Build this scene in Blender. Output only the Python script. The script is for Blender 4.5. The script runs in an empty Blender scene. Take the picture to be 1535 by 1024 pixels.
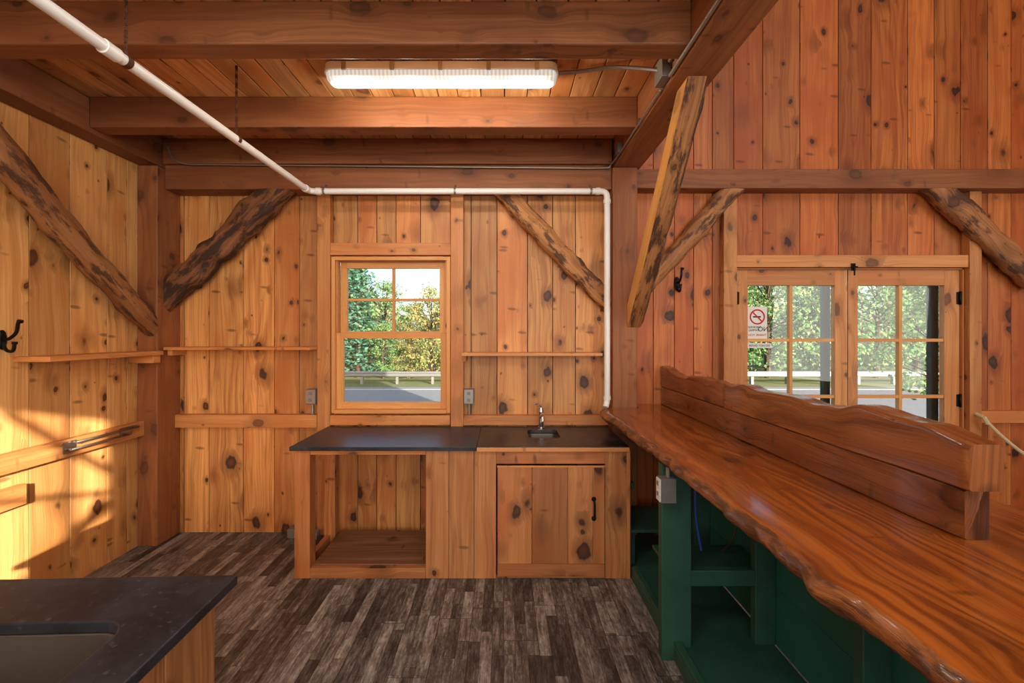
import bpy, bmesh, math, random
from mathutils import Vector, Matrix, noise
random.seed(7)
S = bpy.context.scene
COL = S.collection
CAMZ = 1.656

# ------------------------------------------------------------------ node helpers
class NT:
    def __init__(s, name):
        s.m = bpy.data.materials.new(name); s.m.use_nodes = True
        s.t = s.m.node_tree; s.t.nodes.clear()
        s.out = s.t.nodes.new('ShaderNodeOutputMaterial')
    def put(s, sock, v):
        if isinstance(v, bpy.types.NodeSocket): s.t.links.new(v, sock)
        elif v is not None:
            if sock.type == 'RGBA' and len(v) == 3: v = (*v, 1)
            sock.default_value = v
    def n(s, typ, ins=None, **props):
        nd = s.t.nodes.new('ShaderNode' + typ)
        for k, v in props.items(): setattr(nd, k, v)
        for k, v in (ins or {}).items(): s.put(nd.inputs[k], v)
        return nd
    def math(s, op, a, b=None, c=None, clamp=False):
        nd = s.n('Math', operation=op, use_clamp=clamp)
        s.put(nd.inputs[0], a)
        if b is not None: s.put(nd.inputs[1], b)
        if c is not None: s.put(nd.inputs[2], c)
        return nd.outputs[0]
    def xyz(s, x, y, z=0.0):
        return s.n('CombineXYZ', {0: x, 1: y, 2: z}).outputs[0]
    def noise(s, vec, scale=1.0, detail=3, rough=.55, dist=0.0):
        return s.n('TexNoise', {'Vector': vec, 'Scale': scale, 'Detail': detail, 'Roughness': rough, 'Distortion': dist}).outputs[0]
    def step(s, v, a, b, lo=0.0, hi=1.0):
        return s.n('MapRange', {'Value': v, 'From Min': a, 'From Max': b, 'To Min': lo, 'To Max': hi}, interpolation_type='SMOOTHSTEP').outputs[0]
    def mix(s, f, a, b, mode='MIX'):
        nd = s.n('Mix', data_type='RGBA', blend_type=mode)
        s.put(nd.inputs[0], f); s.put(nd.inputs[6], a); s.put(nd.inputs[7], b)
        return nd.outputs[2]
    def bsdf(s, **k):
        nd = s.n('BsdfPrincipled', {kk.replace('_', ' '): v for kk, v in k.items()})
        s.t.links.new(nd.outputs[0], s.out.inputs[0]); return nd
    def bump(s, h, strength=.3, dist=.01):
        return s.n('Bump', {'Height': h, 'Strength': strength, 'Distance': dist}).outputs[0]

def srgb(r, g, b):
    f = lambda c: (c/255/12.92) if c/255 <= .04045 else ((c/255+.055)/1.055)**2.4
    return (f(r), f(g), f(b))

def wood(name, light, dark, red, knotc=(48,22,10), rough=.5, knots=1.0, fig=.5, var=.35, bump=.25, bark=None, coat=0.0, ksc=1.0, kr=1.0):
    t = NT(name)
    uv = t.n('UVMap', uv_map='UVMap').outputs[0]
    sx = t.n('SeparateXYZ', {0: uv}).outputs; u, v = sx[0], sx[1]
    rn = t.n('Attribute', attribute_name='rnd').outputs['Color']
    rs = t.n('SeparateColor', {0: rn}).outputs; R, G, Bc = rs[0], rs[1], rs[2]
    rz = t.math('MULTIPLY', R, 37.0)
    wn = t.n('TexNoise', {'Vector': t.xyz(t.math('MULTIPLY', u, 9.0), t.math('MULTIPLY', v, 13.0), rz), 'Scale': 1.0, 'Detail': 3.0}).outputs[1]
    def knotset(su, sv, off, warp, a, p):
        kv = t.xyz(t.math('MULTIPLY', u, su), t.math('MULTIPLY', v, sv), t.math('ADD', rz, off))
        kw = t.n('VectorMath', {0: kv, 1: t.n('VectorMath', {0: wn, 1: (warp, warp*.8, 0)}, operation='MULTIPLY').outputs[0]}, operation='ADD').outputs[0]
        vn = t.n('TexVoronoi', {'Vector': kw, 'Scale': 1.0}, feature='F1')
        q = t.n('SeparateColor', {0: vn.outputs['Color']}).outputs[0]
        vsz = t.math('MULTIPLY_ADD', t.math('POWER', q, p), 1.05*kr, a*kr)
        return t.math('DIVIDE', vn.outputs['Distance'], vsz)
    vj = t.math('MINIMUM', knotset(3.3*ksc, 4.8*ksc, 0.0, .34, .50, 1.5), knotset(6.5*ksc, 8.5*ksc, 9.0, .3, .16, 2.0))
    halo = t.step(vj, .42, .05)
    sv = t.xyz(t.math('MULTIPLY', u, 9.0), t.math('ADD', t.math('MULTIPLY', v, 3.0), t.math('MULTIPLY', u, 2.0)), t.math('ADD', rz, 5.0))
    sp = t.n('TexVoronoi', {'Vector': sv, 'Scale': 1.0}, feature='F1').outputs['Distance']
    spk = t.step(sp, .15, .06)
    ln = t.noise(t.xyz(t.math('MULTIPLY', u, 1.3), t.math('MULTIPLY', v, 4.0), rz), 1.0, 2)
    vd = t.math('ADD', v, t.math('ADD', t.math('MULTIPLY', ln, .09), t.math('MULTIPLY', halo, .035)))
    fine = t.noise(t.xyz(t.math('MULTIPLY', u, 1.6), t.math('MULTIPLY', vd, 110.0), rz), 1.0, 3, .65)
    med = t.noise(t.xyz(t.math('MULTIPLY', u, .6), t.math('MULTIPLY', vd, 24.0), rz), 1.0, 3, .6)
    cath = t.noise(t.xyz(t.math('MULTIPLY', u, .4), t.math('MULTIPLY', vd, 4.0), rz), 1.0, 1)
    ring = t.math('MULTIPLY_ADD', t.math('SINE', t.math('MULTIPLY', cath, 90.0)), .5, .5)
    g = t.math('ADD', t.math('MULTIPLY', fine, .45), t.math('MULTIPLY', med, .55))
    g = t.step(g, .28, .66)
    g = t.math('SUBTRACT', g, t.math('MULTIPLY', t.math('POWER', ring, 2.0), t.math('MULTIPLY', Bc, fig*.85)), clamp=True)
    c = t.mix(g, (*srgb(*dark),1), (*srgb(*light),1))
    blot = t.noise(t.xyz(t.math('MULTIPLY', u, 1.6), t.math('MULTIPLY', v, 3.0), rz), 1.0, 2)
    c = t.mix(t.math('MULTIPLY', t.math('ADD', G, t.step(blot, .42, .72)), .5, clamp=True), c, (*srgb(*red),1))
    br = t.math('MULTIPLY_ADD', R, var*2, 1-var)
    c = t.mix(1.0, c, t.n('CombineColor', {0: br, 1: br, 2: br}).outputs[0], 'MULTIPLY')
    c = t.mix(t.math('MULTIPLY', t.step(vj, .38, .12), .6*knots), c, (*srgb(*[x*.62 for x in red]),1))
    c = t.mix(t.math('MULTIPLY', spk, .65*knots), c, (*srgb(*[x*.48 for x in red]),1))
    kc = t.mix(t.step(vj, .03, .11), (*srgb(*[min(255, x*1.8) for x in knotc]),1), (*srgb(*knotc),1))
    c = t.mix(t.math('MULTIPLY', t.step(vj, .155, .115), .94*knots), c, kc)
    h = t.math('ADD', t.math('MULTIPLY', fine, .5), t.math('MULTIPLY', g, .5))
    if bark:
        bn = t.noise(t.xyz(t.math('MULTIPLY', u, 4.0), t.math('MULTIPLY', v, 14.0), rz), 1.0, 6, .7)
        bm = t.step(bn, bark[0], bark[0]+.1)
        c = t.mix(t.math('MULTIPLY', bm, .9), c, (*srgb(*bark[1]),1))
        h = t.math('ADD', h, t.math('MULTIPLY', bn, 1.8))
    t.bsdf(Base_Color=c, Roughness=t.math('MULTIPLY_ADD', fine, .15, rough-.07), Normal=t.bump(h, bump, .004),
           Coat_Weight=coat, Coat_Roughness=.1)
    return t.m

def plain(name, col, rough=.5, metal=0.0, nscale=30, namt=.15, bump=0.0, **kw):
    t = NT(name)
    co = t.n('TexCoord').outputs['Object']
    nz = t.noise(co, nscale, 4)
    a = srgb(*col)
    c = t.mix(nz, tuple(x*(1-namt) for x in a)+(1,), tuple(min(1, x*(1+namt)) for x in a)+(1,))
    k = dict(Base_Color=c, Roughness=rough, Metallic=metal, **kw)
    if bump: k['Normal'] = t.bump(nz, bump, .004)
    t.bsdf(**k); return t.m

M = {}
M['wall']  = wood('pine_board_wall', (224,164,96), (168,106,52), (182,102,44), knotc=(50,25,13), var=.26)
M['wallL'] = wood('pine_board_sunlit', (234,180,112), (186,128,68), (200,126,62), knotc=(62,32,16), var=.2)  # lighter golden tone puts the left wall's sunlit glow into the colour
M['wallR'] = wood('pine_board_red', (206,126,62), (146,76,30), (166,78,28), knotc=(42,18,8), var=.26, ksc=.9)
M['beam']  = wood('sawn_beam', (168,106,60), (112,66,34), (126,68,32), knotc=(50,27,14), knots=.6, var=.12, fig=.3, rough=.6)
M['trim']  = wood('pine_trim', (220,158,94), (178,114,58), (190,112,54), knots=.7, var=.14, fig=.4)
M['ceil']  = wood('ceiling_board', (234,182,120), (180,122,70), (192,122,66), knotc=(74,40,20), knots=.8, var=.22)
M['sash']  = wood('window_pine', (234,174,104), (206,138,70), (208,136,68), knots=.0, var=.05, fig=.2)
M['cab']   = wood('cabinet_pine', (204,144,88), (152,96,50), (168,96,48), knotc=(46,24,12), var=.2, knots=.95)
M['log']   = wood('peeled_log', (198,138,80), (138,86,46), (134,78,38), knots=.8, var=.1, fig=.2, bump=1.0, bark=(.49,(66,40,24)), rough=.65)
M['logD']  = wood('bark_log', (160,100,54), (100,60,30), (92,50,26), knots=.8, var=.1, fig=.2, bump=1.0, bark=(.45,(48,30,18)), rough=.7)
M['brace'] = wood('sawn_brace', (242,188,104), (208,146,72), (208,134,60), knots=.4, var=.05, fig=.3, bump=.4)
M['slab']  = wood('varnished_slab', (194,110,38), (112,52,14), (150,70,18), knotc=(50,20,8), knots=.8, var=.05, fig=.95, rough=.22, bump=.15, coat=.6)
M['slabE'] = wood('live_edge', (200,126,58), (120,66,28), (118,58,22), knots=.5, var=.05, fig=.3, rough=.36, bump=1.0, bark=(.47,(76,42,20)), coat=.25)
M['rest']  = wood('varnished_timber', (160,98,52), (100,54,26), (118,60,28), knots=.8, var=.12, fig=.7, rough=.28, bump=.3, coat=.5)
M['rough'] = wood('rough_plywood', (150,108,74), (90,58,38), (110,66,42), var=.15, fig=.8)
M['bark']  = plain('tree_bark', (74,60,48), .9, nscale=8, namt=.4)
M['pvc']   = plain('white_pvc', (232,228,222), .35, namt=.04)
M['rust']  = plain('rusty_steel', (92,58,40), .7, .6, 60, .4)
M['iron']  = plain('black_iron', (26,24,24), .45, .7)
M['galv']  = plain('galvanised_steel', (150,146,140), .42, .7, 40, .12)
M['chrome']= plain('chrome', (220,222,226), .12, 1.0, namt=.02)
M['steel'] = plain('brushed_steel', (150,140,130), .32, .9, 50, .08)
M['green'] = plain('green_paint', (38,78,60), .5, nscale=9, namt=.4, bump=.1)
M['teal']  = plain('teal_paint', (32,98,90), .5, nscale=5, namt=.25, bump=.1)
M['dkgreen']=plain('exterior_dark_green', (20,50,46), .6)
M['white'] = plain('white_plastic', (222,222,216), .4, namt=.03)
M['paper'] = plain('paper', (226,224,218), .7, namt=.02)
M['red']   = plain('red_ink', (196,40,34), .7, namt=.02)
M['black'] = plain('black_ink', (24,24,24), .7, namt=.02)
M['blue']  = plain('blue_hose', (30,70,170), .4, namt=.05)
M['cable'] = plain('black_cable', (40,36,34), .6)
M['rope']  = plain('hemp_rope', (206,182,138), .9, nscale=120, namt=.3, bump=.5)
M['back']  = plain('wall_backing', (34,18,10), .9)
M['gray']  = plain('grey_metal_box', (128,124,118), .5, .4)
M['asphalt']=plain('asphalt', (132,132,134), .9, nscale=3, namt=.15)
M['concrete']=plain('concrete', (140,134,126), .9)

def stone(name, c1, c2, rough):
    t = NT(name); co = t.n('TexCoord').outputs['Object']
    a = t.noise(co, 6, 6, .65); b = t.noise(co, 45, 4, .7)
    sp = t.step(b, .58, .72)
    c = t.mix(t.step(a, .35, .7), (*srgb(*c1),1), (*srgb(*c2),1))
    c = t.mix(t.math('MULTIPLY', sp, .28), c, (*srgb(120,116,114),1))
    t.bsdf(Base_Color=c, Roughness=t.math('MULTIPLY_ADD', a, .35, rough-.16), Normal=t.bump(b, .18, .002)); return t.m
M['stone'] = stone('soapstone_slab', (28,28,32), (48,48,54), .42)
M['stone2']= stone('soapstone_worn', (24,22,22), (74,68,64), .36)
M['stone3']= stone('soapstone_sky_tint', (28,31,40), (54,58,70), .36)  # bluish window reflection painted into the stone colour

# floor
t = NT('weathered_plank_floor'); co = t.n('TexCoord').outputs['Object']
sx = t.n('SeparateXYZ', {0: co}).outputs; X, Y = sx[0], sx[1]
def planks(w, L, seed):
    rowf = t.math('DIVIDE', X, w); row = t.math('FLOOR', rowf); fx = t.math('FRACT', rowf)
    off = t.n('TexWhiteNoise', {'W': t.math('ADD', row, seed)}, noise_dimensions='1D').outputs[0]
    cf = t.math('ADD', t.math('DIVIDE', Y, L), t.math('MULTIPLY', off, 7.0)); ccol = t.math('FLOOR', cf); fy = t.math('FRACT', cf)
    r = t.n('TexWhiteNoise', {'Vector': t.xyz(row, ccol, seed)}, noise_dimensions='3D').outputs[0]
    ex = t.math('MULTIPLY', t.math('MINIMUM', fx, t.math('SUBTRACT', 1.0, fx)), w); ey = t.math('MULTIPLY', t.math('MINIMUM', fy, t.math('SUBTRACT', 1.0, fy)), L)
    edge = t.step(t.math('MINIMUM', ex, ey), .0024, .0006)
    return r, edge
r1, e1 = planks(.062, .44, 3.3); r2, e2 = planks(.186, 1.22, 8.1)
zz = t.math('MULTIPLY', t.math('ADD', r1, r2), 13.0)
st = t.noise(t.xyz(t.math('MULTIPLY', Y, 6.0), t.math('MULTIPLY', X, 85.0), zz), 1.0, 5, .75)
bl = t.noise(t.xyz(t.math('MULTIPLY', Y, 7.0), t.math('MULTIPLY', X, 22.0), zz), 1.0, 5, .7)
wear = t.noise(t.xyz(t.math('MULTIPLY', Y, 24.0), t.math('MULTIPLY', X, 60.0), zz), 1.0, 4, .8)
val = t.math('ADD', t.math('MULTIPLY', r1, .26), t.math('ADD', t.math('MULTIPLY', st, .50), t.math('ADD', t.math('MULTIPLY', bl, .72), t.math('MULTIPLY', wear, .38))))
rmp = t.n('ValToRGB', {0: t.math('MULTIPLY', val, .8)}); e = rmp.color_ramp.elements
e[0].position = .54; e[0].color = (*srgb(38,33,31),1)
e[1].position = .97; e[1].color = (*srgb(172,164,154),1)
for p, cc in ((.64,(60,53,49)),(.74,(90,82,76)),(.83,(124,115,107))):
    q = rmp.color_ramp.elements.new(p); q.color = (*srgb(*cc),1)
mort = t.math('MAXIMUM', t.math('MULTIPLY', e2, .85), t.math('MULTIPLY', e1, .5))
c = t.mix(mort, rmp.outputs[0], (*srgb(24,20,18),1))
t.bsdf(Base_Color=c, Roughness=t.math('MULTIPLY_ADD', st, .25, .3), Normal=t.bump(st, .2, .003))
M['floor'] = t.m

t = NT('grass_ground'); co = t.n('TexCoord').outputs['Object']
a = t.noise(co, .4, 5); b = t.noise(co, 6, 4)
c = t.mix(a, (*srgb(92,104,54),1), (*srgb(138,130,82),1)); c = t.mix(t.math('MULTIPLY', b, .5), c, (*srgb(62,84,38),1))
t.bsdf(Base_Color=c, Roughness=.95); M['grass'] = t.m

def leafmat(name, c1, c2, c3):
    t = NT(name); rn = t.n('Attribute', attribute_name='rnd').outputs['Color']
    rs = t.n('SeparateColor', {0: rn}).outputs
    c = t.mix(rs[0], (*srgb(*c1),1), (*srgb(*c2),1)); c = t.mix(t.step(rs[1], .7, .95), c, (*srgb(*c3),1))
    d = t.n('BsdfDiffuse', {'Color': c}); tr = t.n('BsdfTranslucent', {'Color': c})
    mx = t.n('MixShader', {0: .4, 1: d.outputs[0], 2: tr.outputs[0]})
    t.t.links.new(mx.outputs[0], t.out.inputs[0]); return t.m
M['leaf'] = leafmat('leaves_green', (86,130,80), (136,168,110), (172,176,120))
M['leaf2']= leafmat('leaves_autumn', (120,142,84), (176,170,112), (190,146,96))
M['needle']=leafmat('pine_needles', (70,124,106), (110,160,134), (124,158,116))

t = NT('window_glass')
f = t.n('BsdfTransparent', {'Color': (.97,.98,.98,1)}); g = t.n('BsdfGlossy', {'Color': (1,1,1,1), 'Roughness': .02})
mx = t.n('MixShader', {0: .04, 1: f.outputs[0], 2: g.outputs[0]}); t.t.links.new(mx.outputs[0], t.out.inputs[0]); M['glass'] = t.m
t = NT('fluorescent_lens'); co = t.n('TexCoord').outputs['Object']
wv = t.n('TexWave', {'Vector': co, 'Scale': 14.0}, bands_direction='X').outputs[1]
t.bsdf(Base_Color=(.35,.35,.34,1), Roughness=.3, Emission_Color=(1,.93,.82,1), Emission_Strength=t.math('MULTIPLY_ADD', wv, .3, .38)); M['lens'] = t.m

# ------------------------------------------------------------------ mesh builder
class B:
    def __init__(s, name, smooth=False):
        s.name = name; s.bm = bmesh.new(); s.uv = s.bm.loops.layers.uv.new('UVMap')
        s.cl = s.bm.loops.layers.float_color.new('rnd'); s.mats = []; s.smooth = smooth
    def mi(s, m):
        if m not in s.mats: s.mats.append(m)
        return s.mats.index(m)
    def face(s, vs, uvs, m, rn, smooth=None):
        try: f = s.bm.faces.new(vs)
        except ValueError: return None
        f.material_index = s.mi(m); f.smooth = s.smooth if smooth is None else smooth
        for l, q in zip(f.loops, uvs):
            l[s.uv].uv = q; l[s.cl] = (rn[0], rn[1], rn[2], 1)
        return f
    def rn(s): return (random.random(), random.random(), random.random())
    def hexa(s, P, m, grain='z', mat=None, rn=None):
        rn = rn or s.rn(); ox, oy = random.uniform(0, 40), random.uniform(0, 40)
        vs = [s.bm.verts.new(mat @ Vector(p) if mat else Vector(p)) for p in P]
        ga = 'xyz'.index(grain)
        for idx, na in (((0,4,6,2),0),((1,3,7,5),0),((0,1,5,4),1),((2,6,7,3),1),((0,2,3,1),2),((4,5,7,6),2)):
            ax = [a for a in range(3) if a != na]
            if ga in ax: a, b = ga, [q for q in ax if q != ga][0]; k = 1
            else: a, b = ax; k = .3
            uvs = [(P[i][a]*k+ox, P[i][b]+oy+na*1.7) for i in idx]
            s.face([vs[i] for i in idx], uvs, m, rn, False)
    def box(s, x0, x1, y0, y1, z0, z1, m, grain='z', mat=None, rn=None):
        P = [(x, y, z) for z in (z0, z1) for y in (y0, y1) for x in (x0, x1)]
        s.hexa(P, m, grain, mat, rn); return s
    def beam(s, p0, p1, w, h, m, side=(1,0,0)):
        p0, p1 = Vector(p0), Vector(p1); d = p1-p0; L = d.length; d.normalize()
        x = Vector(side); x = (x - d*x.dot(d)).normalized(); y = d.cross(x)
        mt = Matrix((x, y, d)).transposed().to_4x4(); mt.translation = p0
        s.box(-w/2, w/2, -h/2, h/2, 0, L, m, 'z', mt)
    def loft(s, rings, m, caps=True, closed=True, mats=None, us=None, smooth=True, rn=None):
        rn = rn or s.rn(); ox, oy = random.uniform(0, 40), random.uniform(0, 40)
        V = [[s.bm.verts.new(p) for p in r] for r in rings]
        n = len(rings[0]); u = 0
        per = [0]
        mid = rings[len(rings)//2]
        for i in range(n): per.append(per[-1]+(Vector(mid[i])-Vector(mid[(i+1) % n])).length)
        for i in range(len(rings)-1):
            c0 = sum((Vector(p) for p in rings[i]), Vector())/n; c1 = sum((Vector(p) for p in rings[i+1]), Vector())/n
            u1 = u+(c1-c0).length
            for j in range(n if closed else n-1):
                k = (j+1) % n
                s.face([V[i][j], V[i][k], V[i+1][k], V[i+1][j]],
                       [(u+ox, per[j]+oy), (u+ox, per[j+1]+oy), (u1+ox, per[j+1]+oy), (u1+ox, per[j]+oy)],
                       mats[j] if mats else m, rn, smooth)
            u = u1
        if caps:
            for r in (0, -1):
                c = Vector(rings[r][0])
                vs = V[r][::-1] if r == 0 else V[r]; pts = rings[r][::-1] if r == 0 else rings[r]
                a = (Vector(rings[r][n//3])-c); a = a.normalized() if a.length > 0 else Vector((1,0,0))
                nn = (Vector(rings[r][n//3])-c).cross(Vector(rings[r][2*n//3])-c); b = a.cross(nn).normalized() if nn.length > 0 else Vector((0,0,1))
                s.face(vs, [((Vector(p)-c).dot(a)*.5+ox, (Vector(p)-c).dot(b)+oy) for p in pts], m, rn, False)
    def tube(s, path, r, m, seg=12, caps=True):
        path = [Vector(p) for p in path]; rings = []
        up = None
        for i, p in enumerate(path):
            d = ((path[min(i+1, len(path)-1)]-p).normalized()+(p-path[max(i-1, 0)]).normalized()).normalized()
            if up is None:
                up = Vector((0,0,1)) if abs(d.z) < .9 else Vector((1,0,0))
            x = (up-d*up.dot(d)).normalized(); up = x; y = d.cross(x)
            rr = r[i] if isinstance(r, (list, tuple)) else r
            rings.append([p+(x*math.cos(a)+y*math.sin(a))*rr for a in [2*math.pi*k/seg for k in range(seg)]])
        s.loft(rings, m, caps)
    def log(s, p0, p1, r0, r1, m, wob=.012, seed=0, sq=.0, bend=(0,0,0), ry=1.0, matf=None):
        p0, p1 = Vector(p0), Vector(p1); N = 34; SG = 26; rings = []
        d = (p1-p0).normalized(); x = Vector((0,1,0)) if abs(d.y) < .5 else Vector((1,0,0))
        x = (x-d*x.dot(d)).normalized(); y = d.cross(x)
        for i in range(N+1):
            tt = i/N; c = p0.lerp(p1, tt)+Vector(bend)*math.sin(math.pi*tt); R = r0+(r1-r0)*tt; ring = []
            for k in range(SG):
                a = 2*math.pi*k/SG; ca, sa = math.cos(a), math.sin(a)
                q = 1/max(abs(ca), abs(sa)); rr = R*(1+(q-1)*sq)
                pt = c+(x*ca*ry+y*sa)*rr
                nz = noise.noise(Vector((pt.x*5+seed, pt.y*5, pt.z*5)))+.6*noise.noise(Vector((pt.x*15+seed, pt.y*15, pt.z*15)))+.35*noise.noise(Vector((pt.x*40+seed, pt.y*40, pt.z*40)))
                ring.append(pt+(x*ca*.5+y*sa)*nz*wob)
            rings.append(ring)
        s.loft(rings, m)
    def cut(s, co, no):
        r = bmesh.ops.bisect_plane(s.bm, geom=s.bm.verts[:]+s.bm.edges[:]+s.bm.faces[:], plane_co=co, plane_no=no, clear_outer=True)
        ed = [e for e in r['geom_cut'] if isinstance(e, bmesh.types.BMEdge)]
        if ed:
            f = bmesh.ops.edgeloop_fill(s.bm, edges=ed)['faces']
            for q in f:
                q.smooth = False
                for l in q.loops: l[s.uv].uv = (l.vert.co.x*.4, l.vert.co.y+l.vert.co.z); l[s.cl] = (.3,.5,.5,1)
    def disc(s, c, r, h, m, axis='z', seg=24):
        c = Vector(c); d = {'x': Vector((1,0,0)), 'y': Vector((0,1,0)), 'z': Vector((0,0,1))}[axis]
        s.tube([c, c+d*h], r, m, seg)
    def done(s, bevel=0.0, parent=None, bseg=2, wn=False, sharp=38):
        bmesh.ops.recalc_face_normals(s.bm, faces=s.bm.faces)
        for e in s.bm.edges:
            if len(e.link_faces) == 2 and e.calc_face_angle(0) > math.radians(sharp): e.smooth = False
        me = bpy.data.meshes.new(s.name); s.bm.to_mesh(me); s.bm.free()
        for m in s.mats: me.materials.append(M[m])
        ob = bpy.data.objects.new(s.name, me); COL.objects.link(ob)
        if bevel:
            md = ob.modifiers.new('bevel', 'BEVEL'); md.width = bevel; md.segments = bseg; md.limit_method = 'ANGLE'; md.angle_limit = math.radians(50)
        if wn:
            md = ob.modifiers.new('wn', 'WEIGHTED_NORMAL'); md.keep_sharp = True; md.weight = 90
        if parent: ob.parent = parent
        return ob

def rounded(path, r, n=6):
    path = [Vector(p) for p in path]; out = [path[0]]
    for i in range(1, len(path)-1):
        a, b, c = path[i-1], path[i], path[i+1]
        rr = min(r, (a-b).length*.49, (c-b).length*.49)
        p, q = b+(a-b).normalized()*rr, b+(c-b).normalized()*rr
        for k in range(n+1):
            tt = k/n; out.append(p*(1-tt)**2+b*2*tt*(1-tt)+q*tt*tt)
    out.append(path[-1]); return out

# ------------------------------------------------------------------ room shell
YB = 3.556; XL = -2.85; XR = 5.6; YR = -3.0; ZT = 5.6
def spans(a, b, w0=.17, w1=.31, brk=()):
    pts = sorted([a, b]+[q for q in brk if a < q < b]); out = []
    for p, q in zip(pts, pts[1:]):
        n = max(1, round((q-p)/random.uniform(w0+.02, w1-.02)))
        ws = [random.uniform(w0, w1) for _ in range(n)]; k = (q-p)/sum(ws); x = p
        for w in ws: out.append((x, x+w*k)); x += w*k
    return out

def wallmake(name, axis, plane, out, a, b, z0, z1, mat, opens=(), brk=(), slits=()):
    w = B(name); bk = list(brk)
    for o in opens: bk += [o[0], o[1]]
    bk += list(slits)
    t0, t1 = sorted((plane, plane+out*.024)); s0, s1 = sorted((plane+out*.026, plane+out*.045))
    def put(p, q, d0, d1, za, zb, m, rn=None):
        if axis == 'x': w.box(p, q, d0, d1, za, zb, m, 'z', rn=rn)
        else: w.box(d0, d1, p, q, za, zb, m, 'z', rn=rn)
    for p, q in spans(a, b, brk=bk):
        g = .0026; pl = p+(.007 if any(abs(p-s) < 1e-4 for s in slits) else g); ql = q-g
        zs = [(z0, z1)]
        for o in opens:
            if p >= o[0]-1e-4 and q <= o[1]+1e-4:
                zs = [(za, zb) for za, zb in ((z0, o[2]), (o[3], z1)) if zb-za > .01]
        mm = mat((p+q)/2) if callable(mat) else mat
        for za, zb in zs: put(pl, ql, t0, t1, za, zb, mm)
    pts = sorted({a, b, *[q for o in opens for q in o[:2]], *slits})
    for p, q in zip(pts, pts[1:]):
        zs = [(z0, z1)]
        for o in opens:
            if p >= o[0]-1e-4 and q <= o[1]+1e-4:
                zs = [(za, zb) for za, zb in ((z0, o[2]), (o[3], z1)) if zb-za > .01]
        pp = p+(.007 if any(abs(p-s) < 1e-4 for s in slits) else 0)
        for za, zb in zs: put(pp, q, s0, s1, za, zb, 'back')
    return w.done(.0015, bseg=1)

WO = (-1.42, -.44, 1.0, 2.29)
DO = (1.917, 3.806, 0.0, 2.195)
wallmake('wall_back', 'x', YB, 1, XL-.045, XR+.045, 0, ZT, lambda x: 'wall' if x < .95 else 'wallR', (WO, DO), slits=(-2.665,))
wallmake('wall_left', 'y', XL, -1, YR, YB, 0, ZT, 'wallL')
wallmake('wall_right', 'y', XR, 1, YR, YB, 0, ZT, 'wallR')
RO = (-.45, .82, 1.40, 2.86)  # unseen opening, placed so the sun lands on the left wall
wallmake('wall_rear', 'x', YR, -1, XL-.045, XR+.045, 0, ZT, 'wall', (RO,))
f = B('floor'); f.box(XL-.045, XR+.045, YR-.045, YB+.045, -.06, 0, 'floor', 'y'); f.done()
c = B('ceiling')
for p, q in spans(XL+.005, .87, .12, .15): c.box(p+.003, q-.003, YR, YB, 3.196, 3.216, 'ceil', 'y')
c.box(XL+.005, .87, YR, YB, 3.218, 3.25, 'back', 'y'); c.done(.003, bseg=1)
c = B('ceiling_roof'); c.box(XL-.045, XR+.045, YR-.045, YB+.045, ZT, ZT+.08, 'ceil', 'x'); c.done()

w = B('sun_shaping_window')  # added out of view; bars and braces shape the sun patch's shadows
w.box(RO[0]-.06, RO[1]+.06, YR, YR+.03, RO[2]-.08, RO[2], 'trim', 'x'); w.box(RO[0]-.06, RO[1]+.06, YR, YR+.03, RO[3], RO[3]+.08, 'trim', 'x')
w.box(RO[0]-.06, RO[0], YR, YR+.03, RO[2], RO[3], 'trim'); w.box(RO[1], RO[1]+.06, YR, YR+.03, RO[2], RO[3], 'trim')
w.box(RO[0], RO[1], YR-.03, YR, 2.32, 2.35, 'sash', 'x'); w.box(.63, .655, YR-.03, YR, RO[2], RO[3], 'sash')
w.beam((.20, YR-.06, 1.40), (.84, YR-.06, 2.30), .13, .03, 'beam', (0,1,0)); w.beam((.45, YR-.06, 2.86), (.84, YR-.06, 2.50), .05, .03, 'beam', (0,1,0)); w.done(.003)

# ------------------------------------------------------------------ timber frame
def timber(name, args, m='beam', grain='x', bev=.008):
    b = B(name); b.box(*args, m, grain); return b.done(bev)
timber('timber_post', (XL+.002, -2.69, 3.316, YB-.002, 0, 2.965), grain='z')
timber('timber_post', (.859, 1.058, 3.37, YB-.002, 0, 2.97), grain='z')
timber('wall_plate_beam', (XL+.002, -2.69, YR, YB-.002, 2.967, 3.19), grain='y')
timber('girder_beam', (.87, 1.09, YR, YB-.002, 2.972, 3.25), 'beam', 'y')
for y0, y1 in ((1.975, 2.09), (2.77, 2.89), (1.1, 1.22), (.2, .32), (-.8, -.68), (-1.8, -1.68)):
    timber('ceiling_joist', (-2.69, .87, y0, y1, 2.996, 3.196))
timber('ceiling_joist', (-2.69, .857, 3.365, 3.48, 2.996, 3.196))
timber('tie_beam', (-2.688, .857, 3.385, YB-.002, 2.80, 2.994))
timber('tie_beam', (1.06, XR-.002, 3.42, YB-.002, 2.82, 2.976), 'beam')

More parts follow.
